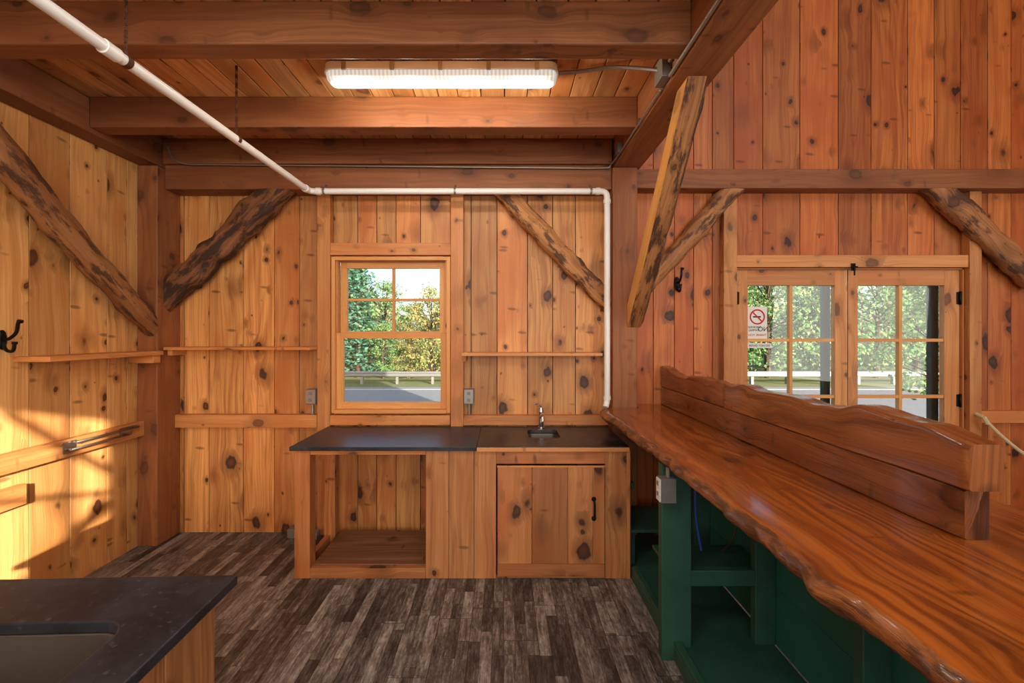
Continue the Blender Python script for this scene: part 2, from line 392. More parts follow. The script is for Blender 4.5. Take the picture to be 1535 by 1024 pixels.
def braceobj(p0, p1, r0, r1, m, cuts=(), **k):
    b = B('diagonal_brace'); b.log(p0, p1, r0, r1, m, **k)
    for co, no in cuts: b.cut(co, no)
    b.done()
Zc = lambda z: ((0,0,z), (0,0,1))
braceobj((-2.745, 3.42, 1.63), (-2.745, 1.86, 3.13), .076, .088, 'log', [Zc(2.966), ((0,3.315,0),(0,1,0))], seed=1, sq=.3, bend=(0,-.02,-.03), ry=.9, wob=.022)
braceobj((-2.80, 3.45, 1.86), (-1.74, 3.45, 2.90), .10, .115, 'logD', [Zc(2.799), ((-2.689,0,0),(-1,0,0))], seed=4, sq=.35, wob=.036, ry=.75)
braceobj((.94, 3.47, 1.80), (-.12, 3.47, 2.94), .07, .08, 'log', [Zc(2.799), ((.858,0,0),(1,0,0))], seed=7, sq=.3, ry=.8, wob=.022)
braceobj((1.0, 3.48, 1.86), (1.98, 3.48, 2.96), .065, .08, 'log', [Zc(2.819), ((1.059,0,0),(-1,0,0))], seed=11, sq=.3, ry=.75, wob=.022)
braceobj((4.35, 3.47, 2.05), (3.42, 3.47, 2.92), .085, .095, 'log', [Zc(2.819)], seed=14, sq=.3, ry=.7, wob=.022)
b = B('diagonal_brace')
p0, p1 = Vector((1.04, 3.44, 1.72)), Vector((1.0, 2.17, 3.06)); d = (p1-p0).normalized(); nrm = Vector((1,0,0)).cross(d).normalized()
rings = []
for i in range(25):
    tt = i/24; c = p0.lerp(p1, tt); w = .062; h = .06+.008*math.sin(tt*5)
    bow = nrm*(.02*math.sin(math.pi*tt))
    j = lambda s_: .012*noise.noise(Vector((tt*12+s_, s_, 3)))
    rings.append([c+bow+Vector((-w, 0, 0))+nrm*h, c+bow+Vector((w*.6, 0, 0))+nrm*h, c+bow+Vector((w+j(1), 0, 0))+nrm*h*.5,
            c+bow+Vector((w+j(5), 0, 0))-nrm*h*.4, c+bow+Vector((w*.6, 0, 0))-nrm*(h+j(8)), c+bow+Vector((-w, 0, 0))-nrm*h])
b.loft(rings, 'brace', mats=['log','logD','logD','logD','log','brace'], smooth=False)
b.cut((0,0,2.971), (0,0,1)); b.cut((0,3.369,0), (0,1,0)); b.done()

def trim(n, args, grain, m='trim', bev=.004): 
    b = B('trim_%d' % n); b.box(*args, m, grain); b.done(bev)
trim(1, (-1.53, -1.425, 3.50, YB, 0, 2.80), 'z'); trim(2, (-.435, -.33, 3.50, YB, 0, 2.80), 'z')
trim(3, (-1.425, -.435, 3.505, YB, 2.30, 2.40), 'x'); 
trim(4, (-2.69, -1.53, 3.49, YB, .885, .99), 'x'); trim(5, (-1.42, -.44, 3.49, YB, .905, .985), 'x'); trim(6, (-.33, .857, 3.49, YB, .905, .985), 'x')
trim(7, (1.80, 1.91, 3.49, YB, 0, 2.82), 'z'); trim(8, (3.812, 3.91, 3.49, YB, 0, 2.82), 'z')
trim(9, (1.91, 3.812, 3.50, YB, 2.20, 2.30), 'x'); trim(10, (3.91, XR, 3.50, YB, .92, 1.02), 'x')
trim(11, (XL, -2.79, 1.3, 3.316, .865, .975), 'y'); trim(12, (XL, -2.79, 1.4, 2.50, .66, .775), 'y')

# ------------------------------------------------------------------ window_1 (double hung)
w = B('window_1'); x0, x1, z0, z1 = WO
y0, y1 = 3.515, 3.64
w.box(x0, x0+.03, y0, y1, z0, z1, 'sash'); w.box(x1-.03, x1, y0, y1, z0, z1, 'sash')
w.box(x0+.03, x1-.03, y0, y1, z1-.03, z1, 'sash', 'x'); w.box(x0+.03, x1-.03, y0-.02, y1+.03, z0, z0+.03, 'sash', 'x')
def sash(yc, xa, xb, za, zb, st, top, bot, cols=1, rows=1, th=.035):
    w.box(xa, xa+st, yc, yc+th, za, zb, 'sash'); w.box(xb-st, xb, yc, yc+th, za, zb, 'sash')
    w.box(xa+st, xb-st, yc, yc+th, za, za+bot, 'sash', 'x'); w.box(xa+st, xb-st, yc, yc+th, zb-top, zb, 'sash', 'x')
    ga, gb, gc, gd = xa+st, xb-st, za+bot, zb-top
    for i in range(1, cols): xm = ga+(gb-ga)*i/cols; w.box(xm-.011, xm+.011, yc+.004, yc+th-.004, gc, gd, 'sash')
    for i in range(1, rows): zm = gc+(gd-gc)*i/rows; w.box(ga, gb, yc+.006, yc+th-.006, zm-.011, zm+.011, 'sash', 'x')
    w.box(ga, gb, yc+th/2-.002, yc+th/2+.002, gc, gd, 'glass')
sash(3.60, x0+.045, x1-.045, 1.63, z1-.035, .055, .05, .045, 2, 2)
sash(3.555, x0+.03, x1-.03, z0+.03, 1.66, .055, .045, .055)
for xx in (x0+.03, x1-.045): w.box(xx, xx+.015, 3.54, 3.60, 1.66, z1-.03, 'trim')
w.done(.003)

# ------------------------------------------------------------------ doors
def door(n, xa, xb, ga, gb, hinge):
    e = bpy.data.objects.new('door_%d' % n, None); COL.objects.link(e)
    w = B('leaf'); yy, th = 3.55, .045
    w.box(xa, ga, yy, yy+th, .02, 2.185, 'trim'); w.box(gb, xb, yy, yy+th, .02, 2.185, 'trim')
    w.box(ga, gb, yy, yy+th, 2.056, 2.185, 'trim', 'x'); w.box(ga, gb, yy, yy+th, .02, .66, 'trim', 'x')
    xm = (ga+gb)/2; w.box(xm-.013, xm+.013, yy+.004, yy+th-.004, .66, 2.056, 'sash')
    for z in (1.60, 1.13): w.box(ga, gb, yy+.006, yy+th-.006, z-.013, z+.013, 'sash', 'x')
    w.box(ga, gb, yy+th/2-.002, yy+th/2+.002, .66, 2.056, 'glass'); w.done(.004, e)
    h = B('hinges'); hx = xa+.004 if hinge < 0 else xb-.004
    for z in (1.95, 1.10, .3):
        h.box(hx-.022, hx+.022, yy-.006, yy, z-.05, z+.05, 'iron'); h.tube([(hx, yy-.01, z-.055), (hx, yy-.01, z+.055)], .008, 'iron', 8)
    h.done(parent=e); return e
d1 = door(1, 1.93, 2.858, 2.03, 2.755, -1); d2 = door(2, 2.864, 3.79, 2.945, 3.665, 1)
w = B('trim_13'); x0, x1, z0, z1 = DO
w.box(x0, x0+.012, 3.53, 3.64, 0, z1, 'trim'); w.box(x1-.012, x1, 3.53, 3.64, 0, z1, 'trim'); w.box(x0, x1, 3.53, 3.64, z1-.009, z1, 'trim', 'x'); w.done()
h = B('door_bolt'); h.box(2.845, 2.875, 3.485, 3.498, 2.17, 2.23, 'iron'); h.tube([(2.86, 3.48, 2.13), (2.86, 3.48, 2.22)], .006, 'iron'); h.tube([(2.835, 3.478, 2.20), (2.885, 3.478, 2.20)], .006, 'iron')
h.done(.002)
w = B('trim_14')
for xa, xb in ((2.74, 2.80), (3.66, 3.73)): w.box(xa, xb, 3.66, 3.70, -.1, 2.25, 'dkgreen')
w.box(2.74, 3.73, 3.66, 3.70, 2.20, 2.28, 'dkgreen', 'x'); w.done(.004)

sg = B('no_smoking_sign'); yy = 3.5655
sg.box(2.035, 2.20, yy, yy+.002, 1.61, 1.88, 'paper')
cx, cz, R = 2.118, 1.795, .058
rg = [(cx+R*math.cos(2*math.pi*k/32), yy-.001, cz+R*math.sin(2*math.pi*k/32)) for k in range(33)]
sg.tube(rg, .006, 'red', 6, caps=False)
sg.beam((cx-R*.7, yy-.001, cz+R*.7), (cx+R*.7, yy-.001, cz-R*.7), .002, .011, 'red', (0,1,0))
sg.box(cx-.035, cx+.03, yy-.001, yy, cz-.006, cz+.006, 'black'); sgo = sg.done()
def text(s, x, z, size, mat, par):
    cu = bpy.data.curves.new('lettering', 'FONT'); cu.body = s; cu.size = size; cu.extrude = .0003; cu.align_x = 'CENTER'
    cu.materials.append(M[mat]); o = bpy.data.objects.new('lettering', cu); COL.objects.link(o)
    o.location = (x, yy-.0015, z); o.rotation_euler = (math.pi/2, 0, 0); o.scale = (-1, 1, 1); o.parent = par
text('NO', 2.165, 1.675, .055, 'black', sgo); text('SMOKING', 2.09, 1.70, .026, 'black', sgo); text('VAPING', 2.09, 1.675, .026, 'black', sgo); text('THANK YOU', 2.118, 1.635, .026, 'red', sgo)
sg = B('window_sticker'); sg.box(2.035, 2.235, yy, yy+.002, 1.535, 1.575, 'paper'); sgo2 = sg.done(); text('DO NOT ENTER', 2.135, 1.547, .024, 'dkgreen', sgo2)

def shelf(name, args, grain, br=()):
    b = B(name); b.box(*args, 'trim', grain)
    for q in br: b.box(*q, 'trim', grain)
    b.done(.003)
shelf('plank_shelf', (XL, -2.636, 2.48, 3.31, 1.49, 1.522), 'y', [(XL, -2.66, 3.24, 3.31, 1.43, 1.49)])
shelf('plank_shelf', (-2.68, -1.53, 3.36, YB, 1.525, 1.548), 'x', [(-2.68,-2.64,3.40,YB,1.48,1.525)])
shelf('plank_shelf', (-.33, .78, 3.36, YB, 1.478, 1.502), 'x', [(-.33,-.30,3.42,YB,1.43,1.478)])

# ------------------------------------------------------------------ rounded slab with hole
def rrect(x0, x1, y0, y1, r, n=8):
    out = []
    for cx, cy, a0 in ((x1-r, y1-r, 0), (x0+r, y1-r, 90), (x0+r, y0+r, 180), (x1-r, y0+r, 270)):
        for k in range(n+1):
            a = math.radians(a0+90*k/n); out.append((cx+r*math.cos(a), cy+r*math.sin(a)))
    return out
def holed(b, X0, X1, Y0, Y1, za, zb, hole, m, T=None):
    T = T or Matrix.Identity(4)
    cx = sum(p[0] for p in hole)/len(hole); cy = sum(p[1] for p in hole)/len(hole); outer = []
    for p in hole:
        dx, dy = p[0]-cx, p[1]-cy; ts = []
        if dx > 1e-6: ts.append((X1-cx)/dx)
        if dx < -1e-6: ts.append((X0-cx)/dx)
        if dy > 1e-6: ts.append((Y1-cy)/dy)
        if dy < -1e-6: ts.append((Y0-cy)/dy)
        k = min(ts); outer.append([cx+dx*k, cy+dy*k])
    for C in ((X0,Y0),(X0,Y1),(X1,Y0),(X1,Y1)):
        i = min(range(len(outer)), key=lambda i: (outer[i][0]-C[0])**2+(outer[i][1]-C[1])**2); outer[i] = list(C)
    n = len(hole); rn = b.rn(); mk = lambda P, z: [b.bm.verts.new(T @ Vector((p[0], p[1], z))) for p in P]
    ot, ht, ob_, hb = mk(outer, zb), mk(hole, zb), mk(outer, za), mk(hole, za)
    uvf = lambda vs: [(v.co.x, v.co.y+v.co.z) for v in vs]
    for i in range(n):
        j = (i+1) % n
        for q in ([ot[i], ot[j], ht[j], ht[i]], [ob_[j], ob_[i], hb[i], hb[j]], [ot[j], ot[i], ob_[i], ob_[j]], [ht[i], ht[j], hb[j], hb[i]]):
            b.face(q, uvf(q), m, rn, False)
def basin(b, hole_fn, ztop, depth, m, T=None):
    T = T or Matrix.Identity(4); rings = []
    for o, z in ((-.012, 0), (-.006, 0), (0.0, -.004), (.004, -depth*.5), (.012, -depth*.85), (.035, -depth*.97), (.07, -depth)):
        rings.append([T @ Vector((p[0], p[1], ztop+z)) for p in hole_fn(o)])
    b.loft(rings, m, caps=False)
    vs = [b.bm.verts.new(p) for p in rings[-1]]; b.face(vs, [(v.co.x, v.co.y) for v in vs], m, (0,0,0), False)

# ------------------------------------------------------------------ kitchen counter (back)
e = bpy.data.objects.new('sink_counter', None); COL.objects.link(e)
b = B('cabinet'); XA, XC, YF = -1.414, .845, 2.883
b.box(XA, XA+.105, YF, YF+.09, 0, .868, 'cab'); b.box(XA, XA+.085, 3.36, 3.44, .0, .868, 'cab')
b.box(XA+.105, -.527, YF+.005, YF+.04, .835, .868, 'trim', 'x'); b.box(XA+.105, -.527, YF, YF+.05, .0, .07, 'cab', 'x')
b.box(XA+.01, XA+.05, YF+.09, 3.36, .80, .868, 'cab', 'y'); b.box(XA+.01, XA+.05, YF+.09, 3.36, .0, .07, 'cab', 'y')
b.box(XA+.105, -.53, YF+.05, 3.44, .055, .072, 'rough', 'x')
b.box(-.53, -.51, YF+.02, 3.48, 0, .868, 'cab', 'z')
xs = [-.527, -.37, -.20, -.05]
for p, q in zip(xs, xs[1:]): b.box(p+.001, q-.001, YF, YF+.02, .0, .868, 'cab')
b.box(-.05, .685, YF, YF+.02, .775, .868, 'cab', 'x'); b.box(.685, .83, YF, YF+.02, 0, .868, 'cab'); b.box(.83, XC+.01, YF-.005, 3.48, 0, .868, 'cab')
b.box(-.05, .685, YF+.005, YF+.02, 0, .02, 'cab', 'x'); b.done(.003, e)
b = B('cabinet_door'); dd = YF-.018
xs = [-.042, .19, .43, .60]
for p, q in zip(xs, xs[1:]): b.box(p+.001, q-.001, dd, YF-.001, .11, .765, 'cab')
b.box(.602, .678, dd, YF-.001, .11, .765, 'cab')
b.box(-.042, .678, dd-.001, YF-.001, .025, .108, 'cab', 'x'); b.box(-.045, .68, dd-.004, dd, .757, .77, 'trim', 'x'); b.box(.60, .606, dd-.003, dd, .11, .757, 'trim')
hx = .605; b.tube(rounded([(hx, dd, .54), (hx, dd-.03, .53), (hx, dd-.03, .43), (hx, dd, .42)], .02), .007, 'iron', 8)
b.disc((hx, dd-.005, .545), .016, .006, 'iron', 'y'); b.disc((hx, dd-.005, .415), .016, .006, 'iron', 'y'); b.done(.003, e)
b = B('countertop'); b.box(XA-.02, -.182, YF-.03, 3.485, .87, .897, 'stone3', 'x')
h2 = lambda o: rrect(.185+o, .415-o, 3.10+o, 3.37-o, .04)
holed(b, -.18, XC-.002, YF-.025, 3.485, .87, .897, h2(0), 'stone2'); b.box(-.18, XC-.002, YF-.03, YF-.026, .865, .893, 'trim', 'x'); b.done(.002, e)
b = B('sink_basin'); basin(b, h2, .869, .15, 'steel'); b.done(0, e)
b = B('faucet'); fx, fy = .30, 3.43
b.disc((fx, fy, .897), .028, .008, 'chrome'); b.tube([(fx, fy, .905), (fx, fy, .98), (fx, fy, 1.03)], [.022, .019, .021], 'chrome')
b.tube(rounded([(fx, fy, .975), (fx, fy-.06, 1.025), (fx, fy-.14, 1.02), (fx, fy-.145, .98)], .03), .012, 'chrome')
b.tube([(fx, fy, 1.03), (fx, fy, 1.06)], [.024, .018], 'chrome'); b.tube([(fx, fy, 1.055), (fx-.01, fy-.01, 1.08), (fx-.06, fy-.02, 1.095)], [.009, .009, .007], 'chrome')
b.done(0, e)

# ------------------------------------------------------------------ foreground counter with sink
T = Matrix.Translation((-.814, 1.308, 0)) @ Matrix.Rotation(math.radians(2.0), 4, 'Z')
e = bpy.data.objects.new('prep_sink_counter', None); COL.objects.link(e)
b = B('countertop'); h3 = lambda o: rrect(-.72+o, -.145-o, -.66+o, -.205-o, .075)
holed(b, -.84, 0, -.85, 0, .888, .918, h3(0), 'stone', T); b.done(.004, e)
b = B('sink_basin'); basin(b, h3, .887, .19, 'steel', T)
b.disc(T @ Vector((-.43, -.44, .699)), .045, .004, 'chrome'); b.done(0, e)
b = B('cabinet')
for p, q in ((-.82,-.64),(-.64,-.44),(-.44,-.24),(-.24,-.045)): b.box(-.06, -.04, p+.001, q-.001, 0, .887, 'cab', 'z', T)
b.box(-.81, -.06, -.045, -.025, 0, .887, 'cab', 'z', T); b.box(-.81, -.06, -.82, -.80, 0, .887, 'cab', 'z', T); b.box(-.81, -.79, -.80, -.045, 0, .887, 'cab', 'z', T)
b.done(.003, e)

# ------------------------------------------------------------------ bar
e = bpy.data.objects.new('live_edge_bar', None); COL.objects.link(e)
b = B('bar_slab'); rings = []; N = 170
for i in range(N+1):
    y = 3.355+(.25-3.355)*i/N
    xl = .748+.03*(3.36-y)/2.6-.014*math.sin(y*1.9+.6)+.024*noise.noise(Vector((y*3, 1, 0)))+.016*noise.noise(Vector((y*9, 4, 0)))
    kn = math.exp(-((y-1.03)/.045)**2)
    xl -= .014*kn
    xl += .02*math.exp(-((y-3.36)/.1)**2)
    zt = 1.07; th = .078+.012*noise.noise(Vector((y*5, 7, 0)))+.012*kn; k = .010*noise.noise(Vector((y*14, 9, 2)))+.010*noise.noise(Vector((y*32, 9, 2)))
    k2 = .008*noise.noise(Vector((y*24, 3, 6)))
    rings.append([(1.72, y, zt), (1.40, y, zt), (1.0, y, zt), (xl+.045, y, zt), (xl+.028+k2, y, zt-.005), (xl+.012+k2, y, zt-.016), (xl+k, y, zt-.032), (xl+.004+k, y, zt-.05), (xl+.02+k+k2, y, zt-.064), (xl+.05, y, zt-th), (1.0, y, zt-th), (1.72, y, zt-th)])
b.loft(rings, 'slab', mats=['slab','slab','slab','slab','slabE','slabE','slabE','slabE','slabE','slab','slab','slab'], rn=(.5,.4,.9))
b.box(1.065, 1.72, 3.357, 3.545, 1.0, 1.07, 'slab', 'y'); b.done(0, e, wn=True, sharp=60)

def restslab(b, ya, yb, z0, z1, x0, x1, wave, seed, mat='rest', c=.012, rn=None):
    rings = []; n = 90
    for i in range(n+1):
        y = ya+(yb-ya)*i/n; zt = z1+wave*(noise.noise(Vector((y*3.0, seed, 0)))*1.5+.7*noise.noise(Vector((y*8, seed, 2))))
        xx = .006*noise.noise(Vector((y*4, seed+3, 1))); ins = (.005 if i in (0, n) else 0); zt -= ins
        cc = c*(1+.6*noise.noise(Vector((y*6, seed, 5))))
        R = [(x0+xx+ins, z0+.006), (x0+xx+ins, zt-cc)]
        for k in range(1, 5): a = math.pi/2*k/4; R.append((x0+xx+ins+cc-cc*math.cos(a), zt-cc+cc*math.sin(a)))
        for k in range(0, 5): a = math.pi/2*k/4; R.append((x1+xx-ins-cc+cc*math.sin(a), zt-cc+cc*math.cos(a)))
        R += [(x1+xx-ins, z0+.006), (x1+xx-ins-.006, z0), (x0+xx+ins+.006, z0)]
        rings.append([(p[0], y, p[1]) for p in R])
    b.loft(rings, mat, rn=rn)
b = B('bar_back_timber')
restslab(b, 1.21, 3.54, 1.071, 1.215, 1.30, 1.38, .001, 2, c=.006, rn=(.25,.7,.5))
restslab(b, 1.185, 2.51, 1.217, 1.370, 1.290, 1.397, .024, 5, c=.018, rn=(.8,.3,.9)); restslab(b, 2.525, 3.54, 1.217, 1.36, 1.30, 1.39, .024, 9, c=.018, rn=(.5,.5,.6))
b.done(0, e, wn=True, sharp=50)
b = B('bar_base')
b.box(.862, 1.38, .3, 2.86, 0, .07, 'green', 'y'); b.box(.862, .90, .3, 2.86, .07, .10, 'green', 'y'); b.box(.862, 1.38, 2.86, 3.36, 0, .07, 'green', 'y')
for za, zb in ((.07, .36), (.362, .68), (.682, .995)): b.box(1.385, 1.41, .3, 3.5, za, zb, 'teal', 'y')
for y in (2.16, .6): b.box(.80, .95, y, y+.05, .0, .995, 'green')
b.box(.95, 1.28, 2.17, 2.21, .37, .45, 'green', 'x'); b.box(.87, 1.385, 2.21, 2.50, .40, .42, 'green', 'x')
for y in (2.17, 1.52, .85, 2.86): b.box(1.28, 1.384, y, y+.045, .07, .995, 'green')
b.box(.90, 1.28, 2.17, 2.21, .92, .995, 'green', 'x'); b.box(.90, 1.28, .6, .64, .92, .995, 'green', 'x')
b.box(.862, .90, 2.92, 3.32, .07, .30, 'dkgreen'); b.box(.865, 1.38, 2.9, 3.30, .30, .32, 'green', 'x'); b.box(.865, .885, 2.9, 3.30, .60, .64, 'dkgreen', 'y')
b.done(.004, e)
o = B('outlet_box'); o.box(.775, .85, 2.10, 2.155, .82, .94, 'gray'); o.box(.768, .775, 2.103, 2.152, .825, .935, 'white')
for z in (.85, .90): o.box(.765, .768, 2.118, 2.138, z, z+.022, 'gray')
o.tube([(.82, 2.13, .94), (.82, 2.13, .99)], .011, 'galv'); o.done(.003)
o = B('water_hose'); o.tube(rounded([(1.10, 2.45, .99), (1.10, 2.45, .6), (1.12, 2.42, .425)], .1), .007, 'blue'); o.tube(rounded([(1.27, 2.4, .99), (1.30, 2.4, .75), (1.25, 2.3, .55), (1.22, 2.4, .427)], .15), .005, 'cable'); o.done()

# ------------------------------------------------------------------ pipes
b = B('pvc_drain_pipe'); r = .0235
ym = 3.33
main = rounded([(-1.575, .6, 2.775), (-1.513, ym, 2.765), (.807, ym, 2.765), (.807, ym, 1.13), (.79, ym-.02, 1.085)], .05)
b.tube(main, r, 'pvc', 16)
for c, d in (((-1.551, 1.65, 2.77), (.001, .06, 0)), ((-1.4615, ym, 2.765), (.03, 0, 0)), ((.72, ym, 2.765), (.03, 0, 0)), ((.807, ym, 2.70), (0, 0, -.03)), ((.807, ym, 1.17), (0, 0, -.03)), ((-1.5145, 3.25, 2.765), (0, .03, 0))):
    b.tube([Vector(c), Vector(c)+Vector(d)], r+.005, 'pvc', 16)
for x in (-1.4, -.38, .68):
    b.tube([(x, ym, 2.79), (x, ym+.02, 2.82), (x, ym+.052, 2.83)], .004, 'galv', 6); b.tube([(x-.008, ym, 2.765), (x+.008, ym, 2.765)], r+.003, 'galv', 16)
b.done()
for k, y in enumerate((1.75, 2.45)):
    b = B('pipe_hanger_strap'); x = -1.575+.062*(y-.6)/2.73
    z = 2.80; n = 16
    for i in range(n):
        za = z+(3.19-z)*i/n; zb = z+(3.19-z)*(i+1)/n
        if i % 2: b.box(x-.007, x+.007, y-.0015, y+.0015, za-.004, zb+.004, 'rust')
        else: b.box(x-.0015, x+.0015, y-.007, y+.007, za-.004, zb+.004, 'rust')
    b.tube([(x, y-.012, 2.772), (x, y+.012, 2.772)], r+.003, 'rust', 16); b.done()

b = B('fluorescent_light_fixture')
def stad(x0, x1, y0, y1, z, rr): return [(p[0], p[1], z) for p in rrect(x0, x1, y0, y1, rr, 6)]
fx0, fx1, fy0, fy1 = -1.01, .305, 2.38, 2.52
b.loft([stad(fx0, fx1, fy0, fy1, 3.175, .05), stad(fx0, fx1, fy0, fy1, 3.14, .05)], 'white')
b.loft([stad(fx0-.006, fx1+.006, fy0-.006, fy1+.006, 3.145, .055), stad(fx0-.006, fx1+.006, fy0-.006, fy1+.006, 3.13, .055)], 'white')
b.loft([stad(fx0+.004, fx1-.004, fy0+.004, fy1-.004, 3.13, .048), stad(fx0+.006, fx1-.006, fy0+.008, fy1-.008, 3.10, .045), stad(fx0+.02, fx1-.02, fy0+.03, fy1-.03, 3.085, .03)], 'lens')
for i in range(5):
    x = fx0+.12+i*(fx1-fx0-.24)/4; b.box(x-.012, x+.012, fy0-.012, fy0-.004, 3.122, 3.165, 'steel')
for x in (-.8, .1): b.box(x-.02, x+.02, 2.42, 2.48, 3.175, 3.196, 'steel')
b.done()
b = B('electrical_conduit')
b.tube(rounded([(.315, 2.45, 3.15), (.45, 2.45, 3.16), (.62, 2.42, 3.17), (.78, 2.33, 3.10), (.84, 2.28, 3.06)], .12), .011, 'galv', 10)
b.tube([(.857, 2.2, 3.06), (.857, 2.10, 3.06)], .011, 'galv', 10)
b.tube([(.857, 2.2, 2.985), (.857, 1.2, 2.985), (.857, .3, 2.985)], .010, 'galv', 10)
b.tube(rounded([(.855, 2.33, 2.985), (.855, 3.2, 2.985), (.84, 3.35, 2.98), (.83, 3.36, 2.96), (.70, 3.355, 2.955), (-2.5, 3.355, 2.985), (-2.60, 3.35, 3.02), (-2.63, 3.345, 3.12)], .06), .006, 'galv', 8)
b.box(.82, .868, 2.21, 2.32, 2.99, 3.10, 'gray'); b.box(.835, .868, 3.13, 3.20, 2.99, 3.06, 'gray')
for y in (1.6, 2.7): b.box(.85, .869, y, y+.02, 2.975, 3.02, 'steel')
b.done(.002)
for x in (-1.575, -.285):
    o = B('outlet_box'); yy = 3.485
    o.box(x-.04, x+.04, yy-.005, YB, 1.08, 1.20, 'gray'); o.box(x-.036, x+.036, yy-.01, yy-.005, 1.085, 1.195, 'galv')
    for z in (1.10, 1.155): o.box(x-.014, x+.014, yy-.012, yy-.01, z, z+.026, 'gray')
    o.tube([(x, 3.52, .99), (x, 3.52, 1.08)], .011, 'galv'); o.done(.003)
o = B('outlet_box'); o.box(-1.75, -1.60, 3.45, YB, 0.0, .07, 'gray'); o.box(-1.58, -1.50, 3.42, 3.49, .0, .06, 'concrete'); o.done(.003)

def hook(name, pos, sc, rotz):
    e = B(name); T = Matrix.Translation(pos) @ Matrix.Rotation(rotz, 4, 'Z') @ Matrix.Scale(sc, 4)
    P = lambda l: [T @ Vector(p) for p in l]
    e.loft([[T @ Vector((.018*math.cos(a)*k, y, .045*math.sin(a)*k)) for a in [2*math.pi*i/16 for i in range(16)]] for y, k in ((0,1),(-.006,1),(-.01,.7))], 'iron')
    e.tube(P(rounded([(0,-.005,.01),(0,-.03,.0),(0,-.07,.03),(0,-.075,.075),(0,-.085,.085)], .03)), .007*sc, 'iron', 8)
    e.tube(P([(0,-.083,.078),(0,-.087,.09)]), .011*sc, 'iron', 8)
    e.tube(P(rounded([(0,-.005,-.01),(0,-.02,-.05),(0,-.055,-.055),(0,-.06,-.015)], .025)), .007*sc, 'iron', 8)
    e.tube(P([(0,-.06,-.02),(0,-.061,-.008)]), .010*sc, 'iron', 8); e.done()
hook('coat_hook', (XL+.003, 2.42, 1.62), 1.25, math.radians(90))
hook('coat_hook', (1.44, YB-.003, 2.07), 1.3, 0)
b = B('towel_rail')
for z, y0, y1 in ((.955, 2.75, 3.22), (.915, 2.72, 3.14)):
    b.tube([(-2.755, y0, z), (-2.755, y1, z)], .008, 'steel', 8)
    for y in (y0+.01, y1-.01): b.tube([(-2.79, y, z), (-2.75, y, z)], .01, 'steel', 8)
b.box(-2.79, -2.784, 2.70, 2.78, .89, .965, 'steel'); b.box(-2.79, -2.784, 3.10, 3.2, .90, .965, 'steel'); b.done()
b = B('rope_barrier'); pts = []
for i in range(28):
    tt = i/27; pts.append((3.86+1.2*tt, 3.44-.3*tt, .98-1.6*tt+1.4*tt*tt))
b.tube(pts, .013, 'rope', 8); b.tube([(3.86, 3.49, 1.0), (3.86, 3.43, .98), (3.88, 3.42, .93)], .016, 'rope', 8)
b.tube([(5.06, 3.14, .78), (5.3, 3.3, .86), (5.6, 3.4, 1.0)], .013, 'rope', 8); b.done()

# ------------------------------------------------------------------ outdoors
GZ = -1.2
b = B('ground'); b.box(-70, 90, YB+.06, 120, GZ-.1, GZ, 'grass', 'x'); b.done()
b = B('ground'); b.box(-70, 90, -60, YR-.06, GZ-.1, GZ, 'grass', 'x'); b.done()
b = B('foundation'); b.box(XL-.04, XR+.04, YR-.04, YB+.04, GZ, -.065, 'concrete'); b.done()
b = B('road'); b.box(-70, 90, 13.5, 22.5, GZ+.002, GZ+.03, 'asphalt', 'x'); b.box(-70, 90, 14.2, 14.35, GZ+.03, GZ+.034, 'white', 'x'); b.box(-70, 90, 21.5, 21.65, GZ+.03, GZ+.034, 'white', 'x'); b.done()
b = B('guardrail'); prof = [(0,0),(-.04,.05),(-.04,.09),(0,.14),(0,.17),(-.04,.22),(-.04,.26),(0,.31)]
ring = lambda x: [(x, 24+p[0], GZ+.42+p[1]) for p in prof]+[(x, 24+p[0]+.01, GZ+.42+p[1]) for p in prof[::-1]]
b.loft([ring(-60), ring(0), ring(70)], 'galv')
for i in range(-25, 35): b.box(i*2-.07, i*2+.07, 24.02, 24.2, GZ, GZ+.72, 'galv')
b.done()

